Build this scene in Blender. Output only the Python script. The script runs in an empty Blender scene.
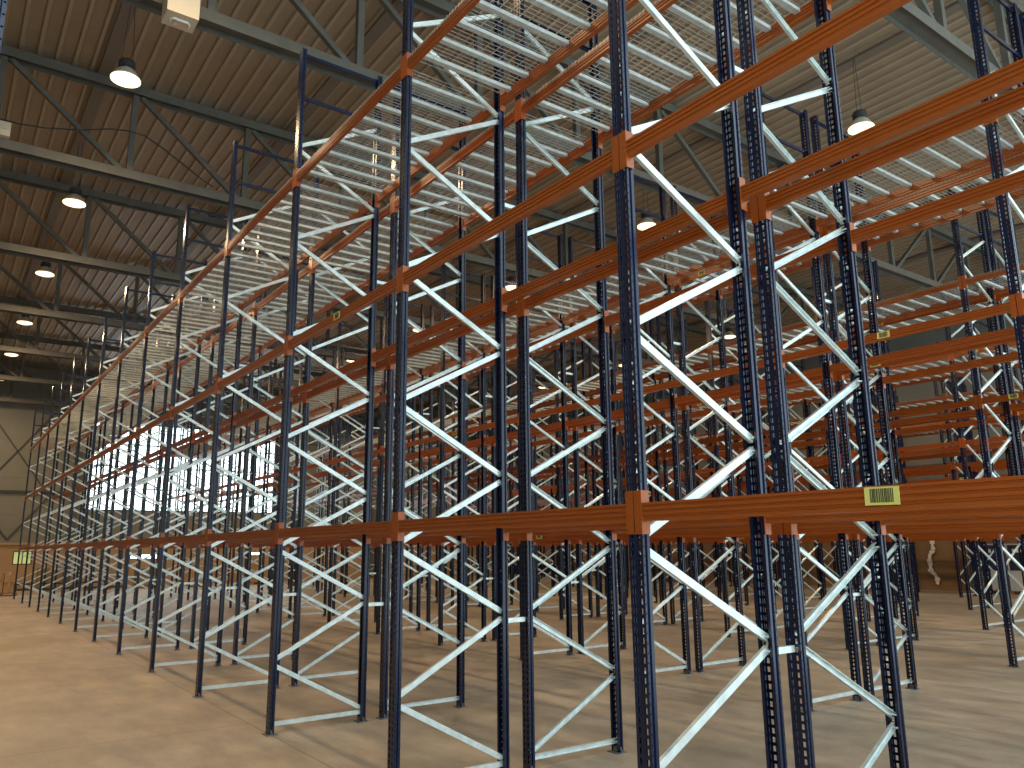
import bpy, math, random
from mathutils import Matrix, Vector
random.seed(7)
S = bpy.context.scene
COL = S.collection
PI = math.pi

# ------------------------------------------------------------------ camera
F, PITCH, YAW, ROLL = 787.65, 0.20556, -0.94214, -0.00996
CAM = Vector((3.1486, -3.1417, 1.9094))
fwd = Vector((math.sin(YAW)*math.cos(PITCH), math.cos(YAW)*math.cos(PITCH), math.sin(PITCH)))
r0 = Vector((math.cos(YAW), -math.sin(YAW), 0)); u0 = r0.cross(fwd)
RT = r0*math.cos(ROLL)+u0*math.sin(ROLL); UP = -r0*math.sin(ROLL)+u0*math.cos(ROLL)
cd = bpy.data.cameras.new('camera'); cam = bpy.data.objects.new('camera', cd); COL.objects.link(cam)
cd.sensor_width = 36; cd.lens = F/1024*36; cd.clip_end = 300; cd.clip_start = 0.05
cam.matrix_world = Matrix(((RT.x, UP.x, -fwd.x, CAM.x), (RT.y, UP.y, -fwd.y, CAM.y), (RT.z, UP.z, -fwd.z, CAM.z), (0, 0, 0, 1)))
S.camera = cam
def proj(P):
    d = Vector(P)-CAM; z = d.dot(fwd)
    if z < 0.2: return None
    return (512+F*d.dot(RT)/z, 384-F*d.dot(UP)/z, z)
def inframe(q, m=0): return q is not None and -m < q[0] < 1024+m and -m < q[1] < 768+m

# ------------------------------------------------------------------ materials
def mat(name, col, rough=0.5, metal=0.0, noise=0.0, nscale=8.0, bump=0.0, emit=None, estr=0.0, col2=None):
    m = bpy.data.materials.new(name); m.use_nodes = True
    nt = m.node_tree; b = nt.nodes['Principled BSDF']
    b.inputs['Base Color'].default_value = (*col, 1); b.inputs['Roughness'].default_value = rough
    b.inputs['Metallic'].default_value = metal
    if noise or col2:
        tc = nt.nodes.new('ShaderNodeTexCoord'); nz = nt.nodes.new('ShaderNodeTexNoise')
        nz.inputs['Scale'].default_value = nscale; nz.inputs['Detail'].default_value = 5
        nt.links.new(tc.outputs['Object'], nz.inputs['Vector'])
        cr = nt.nodes.new('ShaderNodeValToRGB')
        a = tuple(c*(1-noise) for c in col); z = col2 or tuple(min(1, c*(1+noise)) for c in col)
        cr.color_ramp.elements[0].position = 0.35; cr.color_ramp.elements[1].position = 0.65
        cr.color_ramp.elements[0].color = (*a, 1); cr.color_ramp.elements[1].color = (*z, 1)
        nt.links.new(nz.outputs['Fac'], cr.inputs['Fac']); nt.links.new(cr.outputs['Color'], b.inputs['Base Color'])
        if bump:
            bp = nt.nodes.new('ShaderNodeBump'); bp.inputs['Strength'].default_value = bump
            nt.links.new(nz.outputs['Fac'], bp.inputs['Height']); nt.links.new(bp.outputs['Normal'], b.inputs['Normal'])
    if emit:
        b.inputs['Emission Color'].default_value = (*emit, 1); b.inputs['Emission Strength'].default_value = estr
    return m
M = {}
M['navy'] = mat('navy_powder_coat', (0.003, 0.009, 0.034), 0.22, noise=0.25, nscale=3)
M['navy'].node_tree.nodes['Principled BSDF'].inputs['Specular IOR Level'].default_value = 0.5
M['orange'] = mat('orange_powder_coat', (0.31, 0.068, 0.008), 0.28, noise=0.04, nscale=4)
M['galv'] = mat('galvanised_steel', (0.66, 0.74, 0.725), 0.34, 0.45, noise=0.10, nscale=14)
M['chan'] = mat('galvanised_channel', (0.56, 0.61, 0.59), 0.42, 0.3, noise=0.10, nscale=14)
M['wire'] = mat('galvanised_wire', (0.36, 0.34, 0.30), 0.45, 0.4)
M['plate'] = mat('dull_steel_plate', (0.16, 0.17, 0.19), 0.45, 0.5)
M['bolt'] = mat('zinc_bolt', (0.75, 0.76, 0.76), 0.3, 0.7)
M['yellow'] = mat('yellow_label', (0.66, 0.60, 0.16), 0.55)
M['ink'] = mat('black_ink', (0.02, 0.03, 0.02), 0.6)
M['truss'] = mat('grey_green_steel_paint', (0.105, 0.103, 0.086), 0.5, noise=0.12, nscale=3)
M['deck'] = mat('tan_roof_sheet', (0.30, 0.235, 0.16), 0.55, noise=0.06, nscale=1.5)
M['rib'] = mat('sheet_rib_lit_tone', (0.37, 0.30, 0.215), 0.5)  # paler than the sheet: light catching the rib undersides put into the colour
M['strip'] = mat('dull_brown_strip', (0.17, 0.14, 0.11), 0.6)
M['wall_grey'] = mat('grey_wall_panel', (0.20, 0.205, 0.185), 0.6, noise=0.05, nscale=0.7)
M['wall_tan'] = mat('tan_plinth', (0.42, 0.29, 0.17), 0.7, noise=0.07, nscale=0.8)
M['wall_brown'] = mat('brown_plinth', (0.20, 0.12, 0.06), 0.7, noise=0.12, nscale=0.8)
M['dark'] = mat('dark_steel', (0.035, 0.04, 0.042), 0.5)
M['card'] = mat('cardboard', (0.45, 0.30, 0.17), 0.8, noise=0.12, nscale=3)
M['card2'] = mat('olive_brown_cardboard', (0.26, 0.20, 0.10), 0.8, noise=0.12, nscale=3)
M['wood'] = mat('pallet_wood', (0.34, 0.17, 0.10), 0.8, noise=0.2, nscale=5)
M['beigebox'] = mat('beige_plastic', (0.62, 0.55, 0.42), 0.5)
M['white'] = mat('white_plastic', (0.75, 0.73, 0.68), 0.5)
M['pale'] = mat('pale_grey_wrap', (0.50, 0.50, 0.48), 0.5)
M['navyprint'] = mat('navy_print', (0.02, 0.025, 0.06), 0.5)
M['lens'] = mat('lamp_glass', (0.9, 0.85, 0.75), 0.3, emit=(1.0, 0.76, 0.44), estr=2.6)
M['glow'] = mat('daylit_pane', (0.8, 0.9, 0.9), 0.4, emit=(0.80, 0.95, 1.0), estr=5.0)
M['greenpane'] = mat('lit_office_pane', (0.5, 0.6, 0.3), 0.4, emit=(0.62, 0.72, 0.25), estr=0.6)
M['shade'] = mat('opal_reflector', (0.55, 0.52, 0.45), 0.35)

def concrete():
    m = bpy.data.materials.new('worn_concrete'); m.use_nodes = True; nt = m.node_tree; N = nt.nodes; L = nt.links
    b = N['Principled BSDF']; tc = N.new('ShaderNodeTexCoord')
    def noise(scale, det, mapping=None):
        n = N.new('ShaderNodeTexNoise'); n.inputs['Scale'].default_value = scale; n.inputs['Detail'].default_value = det
        n.inputs['Roughness'].default_value = 0.62
        if mapping:
            mp = N.new('ShaderNodeMapping'); mp.inputs['Scale'].default_value = mapping
            L.new(tc.outputs['Object'], mp.inputs['Vector']); L.new(mp.outputs['Vector'], n.inputs['Vector'])
        else: L.new(tc.outputs['Object'], n.inputs['Vector'])
        return n
    n1 = noise(0.45, 7); n2 = noise(2.2, 8, (0.5, 1.2, 1)); n3 = noise(30, 3)
    def ramp(n, p0, p1, c0, c1):
        r = N.new('ShaderNodeValToRGB'); e = r.color_ramp.elements
        e[0].position, e[1].position = p0, p1; e[0].color = (*c0, 1); e[1].color = (*c1, 1)
        L.new(n.outputs['Fac'], r.inputs['Fac']); return r
    ra = ramp(n1, 0.35, 0.66, (0.35, 0.29, 0.215), (0.48, 0.42, 0.335))
    rb = ramp(n2, 0.30, 0.72, (0.62, 0.60, 0.58), (1.16, 1.12, 1.08))
    rc = ramp(n3, 0.3, 0.7, (0.93, 0.93, 0.93), (1.05, 1.05, 1.05))
    def mul(a, c, f=1.0):
        x = N.new('ShaderNodeMix'); x.data_type = 'RGBA'; x.blend_type = 'MULTIPLY'; x.inputs['Factor'].default_value = f
        L.new(a, x.inputs['A']); L.new(c, x.inputs['B']); return x.outputs['Result']
    c = mul(mul(ra.outputs['Color'], rb.outputs['Color']), rc.outputs['Color'])
    # saw-cut joints
    br = N.new('ShaderNodeTexBrick'); br.offset = 0; br.inputs['Scale'].default_value = 1.0
    br.inputs['Brick Width'].default_value = 6.3; br.inputs['Row Height'].default_value = 6.0; br.inputs['Mortar Size'].default_value = 0.008
    br.inputs['Color1'].default_value = br.inputs['Color2'].default_value = (1, 1, 1, 1); br.inputs['Mortar'].default_value = (0.55, 0.52, 0.5, 1)
    L.new(tc.outputs['Object'], br.inputs['Vector'])
    c = mul(c, br.outputs['Color'])
    L.new(c, b.inputs['Base Color'])
    rr = ramp(n2, 0.3, 0.7, (0.46,)*3, (0.68,)*3); L.new(rr.outputs['Color'], b.inputs['Roughness'])
    return m
M['floor'] = concrete()

# ------------------------------------------------------------------ mesh helpers
class MB:
    def __init__(s): s.v = []; s.f = []; s.mi = []; s.cur = 0
    def quad(s, a, b, c, d):
        i = len(s.v); s.v += [tuple(a), tuple(b), tuple(c), tuple(d)]; s.f.append((i, i+1, i+2, i+3)); s.mi.append(s.cur)
    def box(s, x0, x1, y0, y1, z0, z1):
        i = len(s.v)
        s.v += [(x0, y0, z0), (x1, y0, z0), (x1, y1, z0), (x0, y1, z0), (x0, y0, z1), (x1, y0, z1), (x1, y1, z1), (x0, y1, z1)]
        for f in ((3, 2, 1, 0), (4, 5, 6, 7), (0, 1, 5, 4), (1, 2, 6, 5), (2, 3, 7, 6), (3, 0, 4, 7)):
            s.f.append(tuple(i+k for k in f)); s.mi.append(s.cur)
    def sweep(s, prof, A, B, up, caps=True):
        """closed profile [(a,b)] swept from A to B; a along side, b along up"""
        A = Vector(A); B = Vector(B); d = (B-A).normalized(); up = Vector(up); up = (up-d*up.dot(d)).normalized(); sd = d.cross(up)
        n = len(prof); i = len(s.v)
        for P in (A, B):
            for a, b in prof: s.v.append(tuple(P+sd*a+up*b))
        for k in range(n):
            j = (k+1) % n; s.f.append((i+k, i+j, i+n+j, i+n+k)); s.mi.append(s.cur)
        if caps:
            s.f.append(tuple(i+k for k in reversed(range(n)))); s.mi.append(s.cur)
            s.f.append(tuple(i+n+k for k in range(n))); s.mi.append(s.cur)
    def rod(s, A, B, r, n=8, caps=True):
        d = Vector(B)-Vector(A); up = Vector((0, 0, 1)) if abs(d.normalized().z) < 0.9 else Vector((1, 0, 0))
        s.sweep([(r*math.cos(2*PI*k/n), r*math.sin(2*PI*k/n)) for k in range(n)], A, B, up, caps)
    def bar(s, A, B, w, h, up=(0, 0, 1)):
        s.sweep([(-w/2, -h/2), (w/2, -h/2), (w/2, h/2), (-w/2, h/2)], A, B, up)
    def path(s, pts, r, n=6):
        n_ = len(pts); rings = []
        for k, P in enumerate(pts):
            P = Vector(P); d = (Vector(pts[min(k+1, n_-1)])-Vector(pts[max(k-1, 0)])).normalized()
            up = Vector((0, 0, 1)) if abs(d.z) < 0.95 else Vector((1, 0, 0)); up = (up-d*up.dot(d)).normalized(); sd = d.cross(up)
            i = len(s.v); rings.append(i)
            for q in range(n):
                a = 2*PI*q/n+PI/4; s.v.append(tuple(P+sd*(r*math.cos(a))+up*(r*math.sin(a))))
        for a, b in zip(rings, rings[1:]):
            for q in range(n):
                j = (q+1) % n; s.f.append((a+q, a+j, b+j, b+q)); s.mi.append(s.cur)
    def lathe(s, prof, n=24, c=(0, 0)):
        i = len(s.v)
        for r, z in prof:
            for k in range(n): s.v.append((c[0]+r*math.cos(2*PI*k/n), c[1]+r*math.sin(2*PI*k/n), z))
        for p in range(len(prof)-1):
            for k in range(n):
                j = (k+1) % n; s.f.append((i+p*n+k, i+p*n+j, i+(p+1)*n+j, i+(p+1)*n+k)); s.mi.append(s.cur)
    def add(s, o, T):
        i = len(s.v); s.v += [tuple(T @ Vector(v)) for v in o.v]; s.f += [tuple(k+i for k in f) for f in o.f]; s.mi += o.mi
    def mesh(s, name, mats):
        me = bpy.data.meshes.new(name); me.from_pydata(s.v, [], s.f)
        if not isinstance(mats, (list, tuple)): mats = [mats]
        for m in mats: me.materials.append(m)
        if len(mats) > 1: me.polygons.foreach_set('material_index', s.mi)
        me.update(); return me
def ob(name, me, parent=None, loc=(0, 0, 0), rz=0.0):
    o = bpy.data.objects.new(name, me); COL.objects.link(o); o.location = loc; o.rotation_euler = (0, 0, rz)
    if parent: o.parent = parent
    return o
def tag(o, label=None, cat=None, group=None, kind=None):
    if label: o['label'] = label; o['kind'] = 'thing'
    if cat: o['category'] = cat
    if group: o['group'] = group
    if kind: o['kind'] = kind
    return o
def thing(name, label, cat, loc=(0, 0, 0), rz=0.0, group=None):
    return tag(ob(name, None, None, loc, rz), label, cat, group)

# ------------------------------------------------------------------ dimensions
W = 2.8; D1 = 1.05; GAP = 0.28; DD = D1*2+GAP; PER = 5.46; HT = 8.12
LV = (2.095, 4.245, 6.355)
XS = [2.8-W*i for i in range(14)]            # frame positions, index 0 = right of the photograph
XS += [XS[-1]-0.0]
XS = [2.8-W*i for i in range(14)] + [-37.25]
ROWY = [0.0]+[5.44+5.465*i for i in range(5)]

# ------------------------------------------------------------------ upright frame meshes
def post_mb():
    m = MB(); t = 0.003; N = int(HT/0.05); H = HT
    # plan outline (outer), open to +y
    h_ = [(.053, -.030), (.053, -.016), (.041, -.011), (.041, .000), (.051, .005), (.051, .026), (.030, .026)]
    pts = [(-a, b) for a, b in reversed(h_)]+h_
    holes = {5: [(.0075, .0040, .008)], 7: [(.0065, .0040, .008)], 6: [(.027, .0095, .031), (.079, .0095, .031)]}
    for k in range(len(pts)-1):
        a = Vector((*pts[k], 0)); b = Vector((*pts[k+1], 0)); L = (b-a).length; d = (b-a)/L
        nin = Vector((-d.y, d.x, 0))*t                       # towards inside
        def P(s, z, inn): 
            q = a+d*s+(nin if inn else Vector((0, 0, 0))); return (q.x, q.y, z)
        hs = holes.get(k)
        if not hs:
            for inn in (0, 1):
                m.quad(P(0, 0, inn), P(L, 0, inn), P(L, H, inn), P(0, H, inn))
            continue
        hh = hs[0][2]
        xs = [0.0]
        for c, w, _ in hs: xs += [c-w, c+w]
        xs.append(L)
        for i in range(N):
            z0 = i*0.05; z1 = z0+hh; z2 = z0+0.05
            if i == N-1: z2 = H
            for inn in (0, 1):
                m.quad(P(0, z1, inn), P(L, z1, inn), P(L, z2, inn), P(0, z2, inn))
                for q in range(0, len(xs), 2):
                    m.quad(P(xs[q], z0, inn), P(xs[q+1], z0, inn), P(xs[q+1], z1, inn), P(xs[q], z1, inn))
            for c, w, _ in hs:
                m.quad(P(c-w, z0, 0), P(c-w, z0, 1), P(c-w, z1, 1), P(c-w, z1, 0))
                m.quad(P(c+w, z0, 0), P(c+w, z0, 1), P(c+w, z1, 1), P(c+w, z1, 0))
                m.quad(P(c-w, z1, 0), P(c+w, z1, 0), P(c+w, z1, 1), P(c-w, z1, 1))
    return m
POST = post_mb().mesh('post', M['navy'])
fp = MB(); fp.box(-.075, .075, -.06, .06, 0, .008); fp.box(-.0475, .0475, -.026, .022, .008, .05)
FOOT_NAVY = None
for sx in (-1, 1): fp.rod((sx*.064, 0.0, .008), (sx*.064, 0.0, .030), .009, 6)
FOOT = fp.mesh('foot_plate', M['plate'])
def chan(A, B, mk='galv'):
    """galvanised channel brace in the frame plane, web facing +x, flanges to -x"""
    m = MB(); A = Vector(A); B = Vector(B); d = (B-A).normalized(); up = Vector((1, 0, 0))
    w, h, t = .0225, .026, .003
    prof = [(-w, h/2), (-w, -h/2), (-w+t, -h/2), (-w+t, h/2-t), (w-t, h/2-t), (w-t, -h/2), (w, -h/2), (w, h/2)]
    m.sweep(prof, A, B, up)
    for P in (A+d*.025, B-d*.025): m.rod((P.x-.034, P.y, P.z), (P.x+.034, P.y, P.z), .0065, 6)
    return m.mesh('brace', M[mk])
NODE = [0.12+0.605*j for j in range(13)]     # even = inner post, odd = outer post
yo, yi = 0.012, D1-0.012
DIAG = []
for j in range(12):
    a, b = NODE[j], NODE[j+1]
    if j % 2 == 0: DIAG.append(chan((0, yi, a+.03), (0, yo, b-.03)))
    else: DIAG.append(chan((0, yo, a+.03), (0, yi, b-.03)))
HOR = [chan((0, yi, .105), (0, yo, .105)), chan((0, yi, 7.46), (0, yo, 7.46), 'navy'), chan((0, yi, 8.06), (0, yo, 8.06), 'navy')]  # upper two crossbars use the navy colour, bottom one the galvanised
def build_frame(loc, rz, label, group):
    t = thing('upright_frame', label, 'rack frame', loc, rz, group)
    ob('post', POST, t, (0, 0, 0.008)); ob('post', POST, t, (0, D1, 0.008), PI)
    ob('foot_plate', FOOT, t); ob('foot_plate', FOOT, t, (0, D1, 0))
    for me in DIAG: ob('diagonal_brace', me, t)
    for k, me in enumerate(HOR):
        o = ob('horizontal_brace', me, t)
        if k: o['label'] = 'dark navy crossbar at the frame top'
    return t

# ------------------------------------------------------------------ beam meshes (origin: centre line of the left post)
def beam_prof():
    f = [(.050, 0), (.037, 0), (.034, .010), (.026, .010), (.023, 0), (.010, 0), (.007, .010), (-.001, .010), (-.004, 0), (-.017, 0), (-.020, .010), (-.030, .013), (-.034, .004), (-.050, .004)]
    return [(z, -.034+d*.7) for z, d in f]+[(z, .016-d*.7) for z, d in reversed(f)]
def beam_mb(L):
    m = MB(); m.sweep([(-b, a) for a, b in beam_prof()], (.062, 0, 0), (L-.062, 0, 0), (0, 0, 1)); return m
def conn_mb(L, e):
    m = MB(); X = (lambda x: x) if e == 0 else (lambda x: L-x)
    def bx(x0, x1, *r):
        a, b = sorted((X(x0), X(x1))); m.box(a, b, *r)
    bx(.004, .0605, -.0370, -.0325, -.118, .118)
    bx(.0555, .0610, -.0325, .024, -.118, .118)
    for z in (-.09, -.03, .03, .09):
        bx(.024, .034, -.0400, -.0370, z-.008, z+.008)
    return m
BM = {}
def beam_meshes(L):
    k = round(L, 3)
    if k not in BM:
        BM[k] = (beam_mb(L).mesh('beam', M['orange']), conn_mb(L, 0).mesh('end_connector', M['orange']), conn_mb(L, 1).mesh('end_connector', M['orange']))
    return BM[k]
lb = MB(); lb.box(-.074, .074, -.0365, -.0340, -.037, .037)
lb.cur = 1; x = -.050
rr = random.Random(3)
while x < .050:
    w = rr.choice((.0016, .003, .0045)); lb.box(x, x+w, -.0372, -.0365, -.026, .030); x += w+rr.choice((.0016, .003))
LABEL = lb.mesh('barcode_label', [M['yellow'], M['ink']])

# ------------------------------------------------------------------ wire deck meshes (origin: left front corner on the front post line)
PW = 0.875
def deck_parts():
    wm = MB(); r = .0030
    zt = .056
    n = 18
    y0, y1 = -.040, D1+.040
    for i in range(n):
        x = .012+(PW-.024)*i/(n-1)
        wm.path([(x, y0-.006, zt-.045), (x, y0-.004, zt), (x, y1+.004, zt), (x, y1+.006, zt-.045)], r, 4)
    for y in [y0+.006+(y1-y0-.012)*i/11 for i in range(12)]:
        wm.path([(.006, y, zt-.005), (PW-.006, y, zt-.005)], r, 4)
    for y, z in ((y0-.008, zt-.035), (y1+.008, zt-.035)): wm.path([(.006, y, z), (PW-.006, y, z)], r, 4)
    ch = MB(); w, h, t = .026, .034, .003
    prof = [(-w, -h), (w, -h), (w, 0), (w-t, 0), (w-t, -h+t), (-w+t, -h+t), (-w+t, 0), (-w, 0)]
    ch.sweep([(a, b) for a, b in prof], (0, .014, .047), (0, D1-.014, .047), (0, 0, 1))
    ch.box(-w, w, -.032, .014, .0502, .0525); ch.box(-w, w, D1-.014, D1+.032, .0502, .0525)   # flattened lips lying on the beams
    return wm, ch
wm, ch = deck_parts()
WIRE = wm.mesh('wire_mesh', M['wire']); CHAN = ch.mesh('support_channel', M['chan'])
CHX = (.145, .4375, .73)
def build_deck(loc, rz, label, group):
    t = thing('wire_deck', label, 'wire deck', loc, rz, group)
    ob('wire_mesh', WIRE, t)
    for x in CHX: ob('support_channel', CHAN, t, (x, 0, 0))
    return t

# ------------------------------------------------------------------ lay out the racks
ORD = ['first', 'second', 'third', 'fourth', 'fifth', 'sixth', 'seventh', 'eighth', 'ninth', 'tenth', 'eleventh', 'twelfth', 'thirteenth', 'fourteenth', 'fifteenth']
ROWN = ['nearest', 'second', 'third', 'fourth', 'fifth', 'rearmost']
HALF = ['front', 'rear']
LVN = ['low', 'middle', 'top']
frames, beams, decks = [], [], []
for r, y0 in enumerate(ROWY):
    for h in (0, 1):
        yo_ = y0 if h == 0 else y0+DD; yi_ = y0+D1 if h == 0 else y0+D1+GAP
        vis = []
        for i, x in enumerate(XS):
            v = any(inframe(proj((x, yy, zz*.25))) for yy in (yo_, yi_) for zz in range(33))
            vis.append(v)
        first = vis.index(True)
        start = max(0, first-1)
        for i in range(start, len(XS)):
            n = i-first
            place = (ORD[n]+' in view from the right') if n >= 0 else "beyond the photo's right edge"
            lab = f"navy upright frame, {place}, {HALF[h]} half of the {ROWN[r]} rack row"
            frames.append((XS[i], yo_, h, lab, f"upright frames in the {HALF[h]} half of the {ROWN[r]} rack row"))
        nb = 0
        for i in range(start, len(XS)-1):
            xl, xr = XS[i+1], XS[i]; L = xr-xl
            for s, yb in ((0, yo_), (1, yi_)):
                face_front = (s == h)        # outer of front half & inner of rear half look to -y
                for l, z in enumerate(LV):
                    pts = [proj((xl+L*t/8, yb, z)) for t in range(9)]
                    size = sum(math.hypot(a[0]-b[0], a[1]-b[1]) for a, b in zip(pts, pts[1:]) if inframe(a, 30) and inframe(b, 30))
                    dist = (Vector(((xl+xr)/2, yb, z))-CAM).length
                    side = ('front' if yb == min(yo_, yi_) else 'back')
                    lab = f"orange {LVN[l]} beam, {side} edge of bay {'%s' % ORD[nb]} from right, {HALF[h]} half of {ROWN[r]} rack row"
                    beams.append((size/dist, xl, yb, z, L, face_front, lab, f"{LVN[l]} orange beams of the {ROWN[r]} rack row", (r, h, s, l, i)))
            # decks at the top level
            np_ = 3 if L < 3 else 4
            g = (L-.12-np_*PW)/np_
            for q in range(np_):
                xa = xl+.06+g/2+q*(PW+g)
                c = Vector((xa+PW/2, (yo_+yi_)/2, LV[2])); pr = proj(c)
                vis_ = inframe(pr, 60)
                name = ('left', 'middle', 'right')[q] if np_ == 3 else ('leftmost', 'inner left', 'inner right', 'rightmost')[q]
                lab = f"galvanised wire deck, {name} panel of bay {ORD[nb]} from right, {HALF[h]} half of {ROWN[r]} rack row"
                decks.append(((1 if vis_ else 0)*1000/(c-CAM).length**2, xa, yo_, h, lab, f"wire decks on the {ROWN[r]} rack row"))
            nb += 1
for x, y, h, lab, g in frames:
    build_frame((x, y, 0), 0 if h == 0 else PI, lab, g)

LABELS = {(0, 0, 0, 0, 0): [1.42], (0, 0, 0, 1, 2): [-4.16], (0, 1, 0, 1, 2): [-4.17], (1, 0, 0, 1, 1): [-1.39]}
beams.sort(key=lambda b: -b[0])
NB = 300
rest = MB()
for k, (sz, xl, yb, z, L, ff, lab, g, key) in enumerate(beams):
    loc, rz = ((xl, yb, z), 0.0) if ff else ((xl+L, yb, z), PI)
    if k < NB:
        me = beam_meshes(L); t = thing('pallet_beam', lab, 'rack beam', loc, rz, g)
        ob('beam', me[0], t); ob('end_connector', me[1], t); ob('end_connector', me[2], t)
        xs = LABELS.get(key, [])
        if not xs and key[0] >= 1 and ff and (key[4]*7+key[0]*3+key[3]*5) % 3 == 0: xs = [xl+.55]
        for x in xs:
            o = ob('barcode_label', LABEL, t, ((x-xl), 0, 0.008)); o['label'] = 'yellow label printed with a black barcode'
            if key == (0, 0, 0, 0, 0): o.rotation_euler = (0, math.radians(1.0), 0)
    else:
        m = beam_mb(L); m.add(conn_mb(L, 0), Matrix.Identity(4)); m.add(conn_mb(L, 1), Matrix.Identity(4))
        rest.add(m, Matrix.Translation(loc) @ Matrix.Rotation(rz, 4, 'Z'))
if rest.v:
    o = ob('pallet_beam', rest.mesh('pallet_beam', M['orange']))
    tag(o, 'remaining distant orange beams far down and behind the rack rows', 'rack beam', kind='stuff')
decks.sort(key=lambda d: -d[0])
ND = 300
rest = MB(); pan = MB(); pan.add(wm, Matrix.Identity(4))
for x in CHX: pan.add(ch, Matrix.Translation((x, 0, 0)))
for k, (sz, xa, yo_, h, lab, g) in enumerate(decks):
    loc, rz = ((xa, yo_, LV[2]), 0.0) if h == 0 else ((xa+PW, yo_, LV[2]), PI)
    if k < ND: build_deck(loc, rz, lab, g)
    elif sz > 0: rest.add(pan, Matrix.Translation(loc) @ Matrix.Rotation(rz, 4, 'Z'))
if rest.v:
    o = ob('wire_deck', rest.mesh('wire_deck', M['wire']))
    tag(o, 'remaining distant galvanised wire decks on the far rack rows', 'wire deck', kind='stuff')

# row spacers tying the two halves back to back
sp = MB(); sp.bar((0, D1+.036, 0), (0, D1+GAP-.036, 0), .034, .04)
SPACER = sp.mesh('row_spacer', M['galv'])
for r, y0 in enumerate(ROWY[:3]):
    for i, x in enumerate(XS[:-1]):
        for z, zn in ((1.28, 'knee-high'), (5.25, 'high')):
            q = proj((x, y0+D1+GAP/2, z))
            if not inframe(q): continue
            o = ob('row_spacer', SPACER, None, (x, y0, z))
            tag(o, f"short {zn} galvanised spacer tying the back-to-back frames at post line {ORD[i]}, {ROWN[r]} rack row", 'row spacer', f"row spacers of the {ROWN[r]} rack row")

# rack row at the camera's own back: one frame shows at the picture's left edge
build_frame((0.0, -3.165, 0), PI, 'navy upright post cut off by the upper left edge of the photo', None)

# ------------------------------------------------------------------ building shell
X0, X1, Y0, Y1 = -47.5, 5.2, -7.0, 31.6
ZR = 12.2
m = MB(); m.box(X0-.5, X1, Y0, Y1+.5, -.2, 0); tag(ob('floor', m.mesh('floor', M['floor'])), kind='structure')
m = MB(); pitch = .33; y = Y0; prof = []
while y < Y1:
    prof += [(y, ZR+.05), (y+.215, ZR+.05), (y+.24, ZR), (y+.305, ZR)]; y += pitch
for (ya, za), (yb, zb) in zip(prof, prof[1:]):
    m.cur = 1 if (za == ZR and zb == ZR) else 0  # rib undersides get the painted-in lit tone
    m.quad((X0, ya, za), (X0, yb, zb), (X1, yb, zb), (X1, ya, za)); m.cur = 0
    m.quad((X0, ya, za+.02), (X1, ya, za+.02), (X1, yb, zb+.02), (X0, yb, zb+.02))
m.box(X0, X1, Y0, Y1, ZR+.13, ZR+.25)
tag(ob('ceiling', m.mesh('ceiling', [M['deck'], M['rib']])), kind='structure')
# end wall (far left) with window openings
def wall_x(x, ops, z1, y0, y1, mb, th=.25):
    """wall in the plane X=x facing +x, openings (y0,y1,z0,z1)"""
    ys = sorted({y0, y1, *[o[0] for o in ops], *[o[1] for o in ops]}); zs = sorted({0, 2.45, z1, *[o[2] for o in ops], *[o[3] for o in ops]})
    for a, b in zip(ys, ys[1:]):
        for c, d in zip(zs, zs[1:]):
            cy, cz = (a+b)/2, (c+d)/2
            if any(o[0] < cy < o[1] and o[2] < cz < o[3] for o in ops): continue
            mb.cur = 1 if cz < 2.45 else 0
            mb.box(x-th, x, a, b, c, d)
WIN = (3.6, 14.8, 4.25, 9.4); R1 = (6.3, 8.1, 1.50, 1.78); R2 = (13.2, 13.9, 1.62, 1.85); OW = (0.52, 1.42, 1.30, 2.02)
m = MB(); wall_x(X0, [WIN, R1, R2, OW], ZR, Y0, Y1, m)
m.cur = 0
for z in (3.2, 3.95, 4.9, 5.95, 7.0, 8.05, 9.6, 10.6): 
    m.box(X0, X0+.012, Y0, WIN[0]-.2, z, z+.03); m.box(X0, X0+.012, WIN[1]+.2, Y1, z, z+.03)
tag(ob('wall_left', m.mesh('wall_left', [M['wall_grey'], M['wall_tan']])), kind='structure')
m = MB(); m.box(X0, X1, Y1, Y1+.25, 2.5, ZR)
for z in (3.6, 4.7, 5.8, 6.9, 8.0, 9.1, 10.2): m.box(X0, X1, Y1-.012, Y1, z, z+.03)
m.cur = 1; m.box(X0, X1, Y1, Y1+.25, 0, 2.5)
for z in (1.17,): m.box(X0, X1, Y1-.02, Y1, z, z+.025)
tag(ob('wall_back', m.mesh('wall_back', [M['wall_grey'], M['wall_brown']])), kind='structure')
m = MB(); m.box(X0, X1, Y0-.25, Y0, 0, ZR); tag(ob('wall_front', m.mesh('wall_front', M['wall_grey'])), kind='structure')
def window(name, op, nv, nh, pane, fw=.07):
    y0, y1, z0, z1 = op
    root = MB()
    for a, b, c, d in ((y0, y1, z0, z0+fw), (y0, y1, z1-fw, z1), (y0, y0+fw, z0, z1), (y1-fw, y1, z0, z1)): root.box(X0-.16, X0-.04, a, b, c, d)
    for k in range(1, nv): yy = y0+(y1-y0)*k/nv; root.box(X0-.15, X0-.05, yy-fw/2, yy+fw/2, z0, z1)
    for k in range(1, nh): zz = z0+(z1-z0)*k/nh; root.box(X0-.14, X0-.06, y0, y1, zz-fw/2, zz+fw/2)
    o = tag(ob(name, root.mesh(name, M['dark'])), kind='structure')
    pm = MB(); pm.box(X0-.22, X0-.20, y0, y1, z0, z1); ob('pane', pm.mesh('pane', pane), o)
    return o
window('window_1', WIN, 9, 4, M['glow']); window('window_2', R1, 3, 1, M['glow'], .04); window('window_3', R2, 2, 1, M['glow'], .04)
window('window_4', OW, 2, 1, M['greenpane'], .05)
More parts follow.
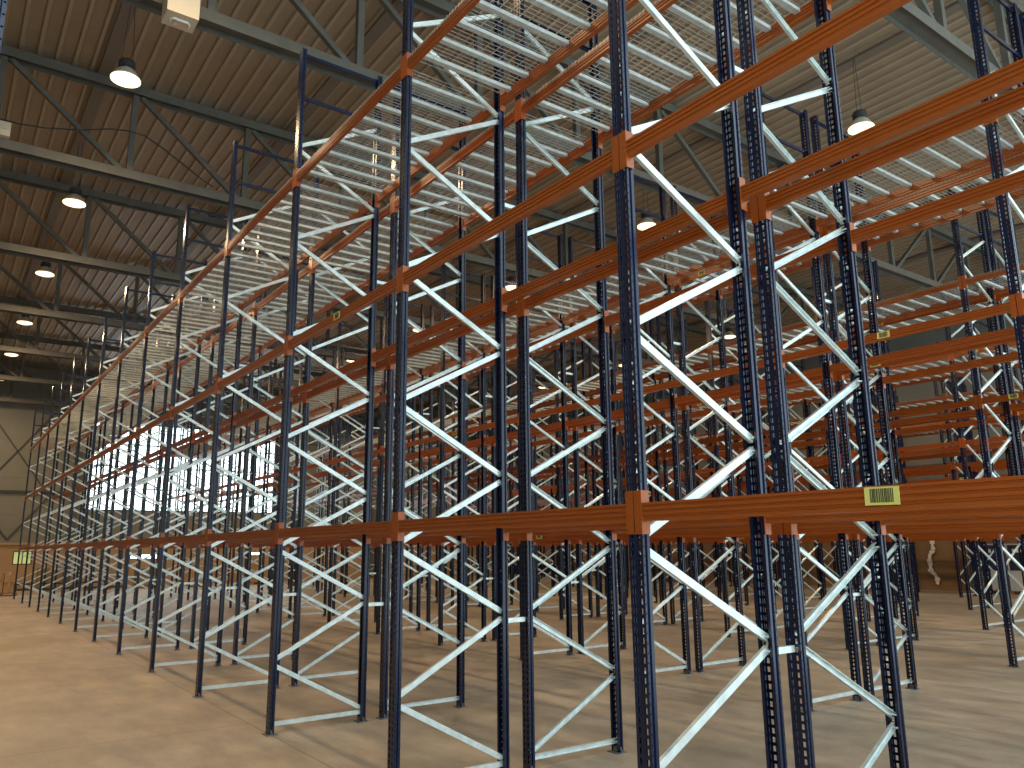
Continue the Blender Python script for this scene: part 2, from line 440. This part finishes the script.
# steel rail, bracing and tan ledge on the end wall
m = MB(); m.box(X0, X0+.14, Y0, WIN[0]-.15, 5.12, 5.24)
for a, b in (((-1.35, 5.24), (1.75, 9.6)), ((1.7, 5.24), (-1.4, 9.6)), ((.15, 2.62), (2.0, 5.12)), ((.15, 2.62), (-1.7, 5.12))):
    m.bar((X0+.07, a[0], a[1]), (X0+.07, b[0], b[1]), .05, .06, (1, 0, 0))
tag(ob('trim_1', m.mesh('trim_1', M['dark'])), kind='structure')
m = MB(); m.box(X0, X0+.10, Y0, 4.6, 2.34, 2.46); tag(ob('trim_2', m.mesh('trim_2', M['wall_tan'])), kind='structure')
m = MB()
for yy in (-5.0, 3.2, 15.2, 21.5): m.box(X0, X0+.3, yy-.11, yy+.11, 0, ZR)
tag(ob('trim_3', m.mesh('trim_3', M['truss'])), kind='structure')

# ------------------------------------------------------------------ roof trusses
def hprof(w, h, t=.014):
    return [(-w/2, -h/2), (-w/2+t, -h/2), (-w/2+t, -t/2), (w/2-t, -t/2), (w/2-t, -h/2), (w/2, -h/2), (w/2, h/2), (w/2-t, h/2), (w/2-t, t/2), (-w/2+t, t/2), (-w/2+t, h/2), (-w/2, h/2)]
YT0, YT1 = Y0+.05, Y1-.05
VY = [-0.52+2.5*k for k in range(-2, 13)]
m = MB(); m.sweep(hprof(.30, .20), (0, YT0, 9.98), (0, YT1, 9.98), (0, 0, 1)); BC = m.mesh('bottom_chord', M['truss'])
m = MB(); m.sweep(hprof(.28, .20), (0, YT0, 12.02), (0, YT1, 12.02), (0, 0, 1)); TC = m.mesh('top_chord', M['truss'])
VM = []; DM = []
for k, y in enumerate(VY):
    m = MB(); m.bar((0, y, 10.08), (0, y, 11.92), .12, .12, (0, 1, 0)); VM.append(m.mesh('vertical', M['truss']))
for a, b in zip(VY, VY[1:]):
    m = MB()
    if (a+b)/2 < 12.3: m.bar((0, a+.12, 11.92), (0, b-.16, 10.08), .10, .10)
    else: m.bar((0, b-.12, 11.92), (0, a+.16, 10.08), .10, .10)
    DM.append(m.mesh('diagonal', M['truss']))
TX = [-2.0-6.35*k for k in range(8)]
for k, x in enumerate(TX):
    t = thing('roof_truss', f"grey steel roof truss with slanting web bars, {ORD[k]} from the camera", 'roof truss', (x, 0, 0), 0, 'roof trusses across the hall')
    ob('bottom_chord', BC, t); ob('top_chord', TC, t)
    for me in VM: ob('vertical_bar', me, t)
    for me in DM: ob('diagonal_bar', me, t)
STR = [-1.2, 3.0, 7.4, 11.9, 16.3, 20.6, 24.9, 29.2]
sm = MB(); sm.box(X0, X1, -.13, .13, 12.13, 12.195)
SM = sm.mesh('roof_rail', M['strip'])
for k, y in enumerate(STR):
    o = ob('roof_rail', SM, None, (0, y, 0))
    tag(o, f"dull brown rail strip under the roof sheets running lengthwise, {ORD[k]} from the front wall", 'roof rail', 'rail strips under the roof')

# ------------------------------------------------------------------ pendant lamps
hm = MB(); hm.lathe([(.0, .30), (.15, .30), (.17, .27), (.17, .16), (.12, .13), (0, .13)], 24)
HOUS = hm.mesh('lamp_housing', M['dark'])
sh = MB(); sh.lathe([(.10, .135), (.15, .10), (.22, .02), (.27, -.07), (.285, -.12), (.278, -.12), (.262, -.07), (.21, .02), (.14, .095), (.09, .12)], 28)
SHADE = sh.mesh('reflector', M['shade'])
le = MB(); le.lathe([(.0, -.118), (.27, -.118), (.30, -.124), (.30, -.150), (.20, -.185), (.10, -.20), (.0, -.205)], 28)
LENS = le.mesh('lens', M['lens'])
ZL = 10.6
wmb = MB()
for s in (-1, 1): wmb.rod((0, s*.10, .28), (0, s*.03, 12.13-ZL), .006, 5)
WIREM = wmb.mesh('suspension_wire', M['dark'])
ldat = bpy.data.lights.new('lamp_light', 'AREA'); ldat.shape = 'DISK'; ldat.size = .5; ldat.energy = 300; ldat.color = (1.0, 0.68, 0.38); ldat.spread = PI
ldim = ldat.copy(); ldim.energy = 230
def lamp(x, y, lab, g):
    t = thing('pendant_lamp', lab, 'lamp', (x, y, ZL), 0, g)
    for nm, me in (('lamp_housing', HOUS), ('reflector', SHADE), ('lens', LENS)): ob(nm, me, t).scale = (.86, .86, .86)
    ob('suspension_wire', WIREM, t)
    l = bpy.data.objects.new('lamp_light', ldat if y < 5 else ldim); COL.objects.link(l); l.parent = t; l.location = (0, 0, -.23)
for k, x in enumerate([-5.0, -11.65, -18.15, -24.45, -31.05, -37.1, -43.2]):
    if k == 0: lamp(x, -1.17, 'lit round pendant lamp nearest overhead, left aisle, above the photo edge', 'lamps over the left aisle')
    else: lamp(x, -1.17, f"lit round warm pendant lamp, {ORD[k-1]} from the camera above the left aisle", 'lamps over the left aisle')
for k, x in enumerate([-4.75, -11.0, -17.3, -23.6, -29.9, -36.2, -42.5]):
    lamp(x, 11.75, f"round pendant lamp hanging behind the second rack row, {ORD[k]} from the right", 'lamps over the rear aisles')
for k, x in enumerate([-4.75, -11.0, -17.3, -23.6, -29.9, -36.2, -42.5]):
    lamp(x, 23.0, f"far round pendant lamp above the fifth rack row, {ORD[k]} from the right", 'lamps over the far racks')

# fittings on the trusses
def unproject_x(u, v, x):
    d = fwd+RT*((u-512)/F)+UP*((384-v)/F); return CAM+d*((x-CAM.x)/d.x)
pb = unproject_x(181, 9, -7.98)
t = thing('junction_box', 'beige box with a small white arched bracket on the nearest left roof beam', 'box', tuple(pb))
m = MB(); m.sweep([(-.22, -.20), (.22, -.20), (.22, .20), (.18, .24), (-.18, .24), (-.22, .20)], (-.19, 0, -.01), (.19, 0, -.01), (0, 0, 1)); 
ob('housing', m.mesh('housing', M['beigebox']), t)
m = MB(); m.path([(-.08, -.13, -.215), (.0, -.13, -.225), (.05, -.10, -.225), (.05, .10, -.225), (.0, .13, -.225), (-.08, .13, -.215)], .018, 8); ob('bracket', m.mesh('bracket', M['white']), t)
m = MB(); m.rod((-.06, -.05, -.20), (-.06, -.05, -.24), .02, 10); ob('indicator', m.mesh('indicator', M['white']), t)
pts = [unproject_x(u, v, TX[2]+.2) for u, v in ((-14, 117), (0, 119), (20, 124), (45, 128), (80, 130), (110, 129), (130, 131), (145, 136), (165, 150), (185, 166), (200, 178), (213, 187))]
m = MB(); m.path([tuple(p) for p in pts], .016, 6); tag(ob('hanging_cable', m.mesh('hanging_cable', M['dark'])), 'black cable sagging along the second roof truss on the left', 'cable')
p = unproject_x(5, 127, TX[2]+.2)
m = MB(); m.box(-.08, .08, -.10, .10, -.20, .10); m.box(.08, .11, -.04, .04, -.06, .02)
o = ob('sensor_box', m.mesh('sensor_box', M['beigebox']), None, (TX[2]+.2, p.y, 10.29)); tag(o, 'small beige sensor box on the second roof truss at the left edge', 'box')
p = unproject_x(77, 267, TX[3]+.25)
m = MB(); m.box(-.06, .06, -.60, .60, -.10, .10)
t = tag(ob('emergency_light', m.mesh('emergency_light', M['beigebox']), None, (TX[4]+.22, 0.25, 11.98)), 'long beige louvred fitting on the roof truss above the third lamp', 'light fitting')
m = MB()
for k in range(5): m.box(.06, .075, -.55+k*.10, -.50+k*.10, -.07, .07)
ob('louvre', m.mesh('louvre', M['dark']), t)

# ------------------------------------------------------------------ goods by the end and back walls
def carton(name, x, y, z, sx, sy, sz, lab, matk='card', g=None):
    m = MB(); m.box(-sx/2, sx/2, -sy/2, sy/2, 0, sz)
    o = tag(ob(name, m.mesh(name, M[matk]), None, (x, y, z), random.uniform(-.06, .06)), lab, 'box', g)
    tp = MB(); tp.box(-sx/2-.002, sx/2+.002, -.03, .03, sz-.10, sz+.003); ob('tape', tp.mesh('tape', M['beigebox']), o)
    fl = MB(); fl.box(-.004, .004, -sy/2+.01, sy/2-.01, sz+.003, sz+.006); ob('flap_seam', fl.mesh('flap_seam', M['card2']), o)
    return o
pm = MB()
for k in range(7): pm.box(-.6+k*.176, -.6+k*.176+.12, -.4, .4, .122, .144)
for yy in (-.4, -.05, .3): pm.box(-.6, .6, yy, yy+.1, .10, .122)
for yy in (-.4, -.05, .3):
    for xx in (-.6, -.07, .46): pm.box(xx, xx+.14, yy, yy+.1, .022, .10)
for yy in (-.4, -.05, .3): pm.box(-.6, .6, yy, yy+.1, 0, .022)
PAL = pm.mesh('pallet', M['wood'])
def pallet(x, y, z, lab, g=None, rz=0):
    return tag(ob('pallet', PAL, None, (x, y, z), rz), lab, 'pallet', g)
pallet(-40.6, -.25, 0, 'wooden pallet under the cartons at the far left edge', rz=PI/2)
for q, (dx, dy, z, w) in enumerate(((-.25, -.2, .144, 'lower back'), (.27, -.2, .144, 'lower front'), (.0, .22, .144, 'lower right'), (-.1, -.18, .60, 'upper left'), (.05, .22, .60, 'upper right'))):
    carton('cardboard_box', -40.6+dx, -.25+dy, z, .45, .38, .44, f"tan cardboard carton, {w} one of the pile at the far left edge", g='cartons at the far left edge')
for q, (x, y, h, mk, w) in enumerate(((-44.2, 2.0, 1.0, 'card2', 'olive brown'), (-44.0, 4.2, 1.15, 'card', 'tan'), (-44.3, 6.6, .9, 'card2', 'dark olive'), (-43.5, 9.2, 1.2, 'card', 'light brown'), (-44.0, 12.6, 1.1, 'card', 'brown'))):
    pallet(x, y, 0, f"wooden pallet under the {w} crate by the end wall, {ORD[q]} from the left", 'pallets by the end wall', PI/2)
    carton('crate', x, y, .144, .78, 1.15, h, f"{w} packed crate on a pallet by the end wall, {ORD[q]} from the left", mk, 'crates by the end wall')
m = MB(); m.box(0, .08, .3, 5.2, .16, .26); m.box(0, .08, .3, 5.2, .42, .50)
for yy in (.35, 2.7, 5.05): m.box(-.02, .10, yy-.06, yy+.06, 0, .52)
tag(ob('guard_rail', m.mesh('guard_rail', M['dark']), None, (-41.8, 0, 0)), 'low dark guard rail along the floor before the end wall', 'guard rail')
for k in range(14): pallet(-31.9, 30.75, k*.1445, f"reddish wooden pallet, {ORD[k]} from the bottom of the tall stack by the back wall", 'stacked pallets by the back wall')
# spare beams and uprights waiting by the back wall
sb = beam_mb(2.8)
SB = sb.mesh('spare_beam', M['orange'])
for l in range(5):
    for c in range(4):
        o = ob('spare_beam', SB, None, (-29.2, 30.5+c*.075, .20+l*.105)); tag(o, 'spare orange beam in the bundle lying by the back wall', 'rack beam', 'spare beams bundled by the back wall')
for k, xx in enumerate((-28.7, -27.0)):
    m = MB(); m.box(-.05, .05, -.2, .2, 0, .145); tag(ob('bearer_block', m.mesh('bearer_block', M['wood']), None, (xx, 30.6, 0)), f"wooden bearer block under the {'left' if k == 0 else 'right'} end of the spare beam bundle", 'wood block', 'bearer blocks under the beam bundle')
su = MB(); su.sweep([(-.05, -.035), (.05, -.035), (.05, .035), (.03, .035), (.03, -.02), (-.03, -.02), (-.03, .035), (-.05, .035)], (0, 0, 0), (6.0, 0, 0), (0, 0, 1)); SU = su.mesh('spare_upright', M['navy'])
for l in range(8):
    for c in range(5):
        o = ob('spare_upright', SU, None, (-43.5, 30.3+c*.12, .19+l*.08)); tag(o, 'spare navy upright in the long bundle by the back wall', 'rack upright', 'spare uprights bundled by the back wall')
for k, xx in enumerate((-42.7, -40.5, -38.3)):
    m = MB(); m.box(-.05, .05, -.1, .65, 0, .15); tag(ob('bearer_block', m.mesh('bearer_block', M['wood']), None, (xx, 30.25, 0)), f"wooden bearer under the spare navy uprights, {ORD[k]} from the left", 'wood block', 'bearers under the spare uprights')
for q, (x, w) in enumerate(((-11.6, 'left'), (-10.2, 'right'))):
    pallet(x, 30.7, 0, f"wooden pallet under the {w} pale wrapped load at the right back wall", 'pallets at the right back wall')
    m = MB(); m.box(-.56, .56, -.38, .38, 0, 1.75)
    t = tag(ob('wrapped_load', m.mesh('wrapped_load', M['pale']), None, (x, 30.7, .144)), f"{w} pale wrapped load with dark printed panel at the right back wall", 'goods', 'wrapped loads at the right back wall')
    m = MB(); m.box(-.50, .50, -.395, -.38, .75, 1.70); ob('printed_panel', m.mesh('printed_panel', M['navyprint']), t)
    m = MB()
    for k in range(5): m.box(-.34+k*.14, -.26+k*.14, -.402, -.395, 1.42, 1.55)
    ob('white_print', m.mesh('white_print', M['white']), t)
def ragged(x, y, z0, z1, lab):
    m = MB(); n = 16; rg = random.Random(int(abs(x)*10)); pts = []
    for k in range(n+1):
        z = z1+(z0-z1)*k/n; pts.append((rg.uniform(-.06, .06)+.12*math.sin(k*.5), rg.uniform(.04, .11), z))
    for (a, w, z), (b, w2, zz) in zip(pts, pts[1:]): m.bar((a, 0, z), (b, 0, zz), .03, w*2, (1, 0, 0))
    tag(ob('plastic_strip', m.mesh('plastic_strip', M['white']), None, (x, y, 0)), lab, 'plastic strip')
ragged(-14.2, 31.5, .25, 2.3, 'ragged white plastic strip hanging on the brown back wall at right')
ragged(-27.2, 31.5, .9, 2.2, 'ragged white plastic strip hanging on the back wall above the spare beams')

# ------------------------------------------------------------------ light
w = bpy.data.worlds.new('sky'); S.world = w; w.use_nodes = True
bg = w.node_tree.nodes['Background']; bg.inputs['Color'].default_value = (0.80, 0.95, 1.0, 1); bg.inputs['Strength'].default_value = 3.0
S.view_settings.view_transform = 'Standard'; S.view_settings.look = 'None'; S.view_settings.gamma = 1.0
S.view_settings.use_curve_mapping = False; S.view_settings.exposure = -0.12
S.cycles.use_denoising = True
S.cycles.max_bounces = 8; S.cycles.diffuse_bounces = 5; S.cycles.glossy_bounces = 4
S.cycles.sample_clamp_indirect = 6.0
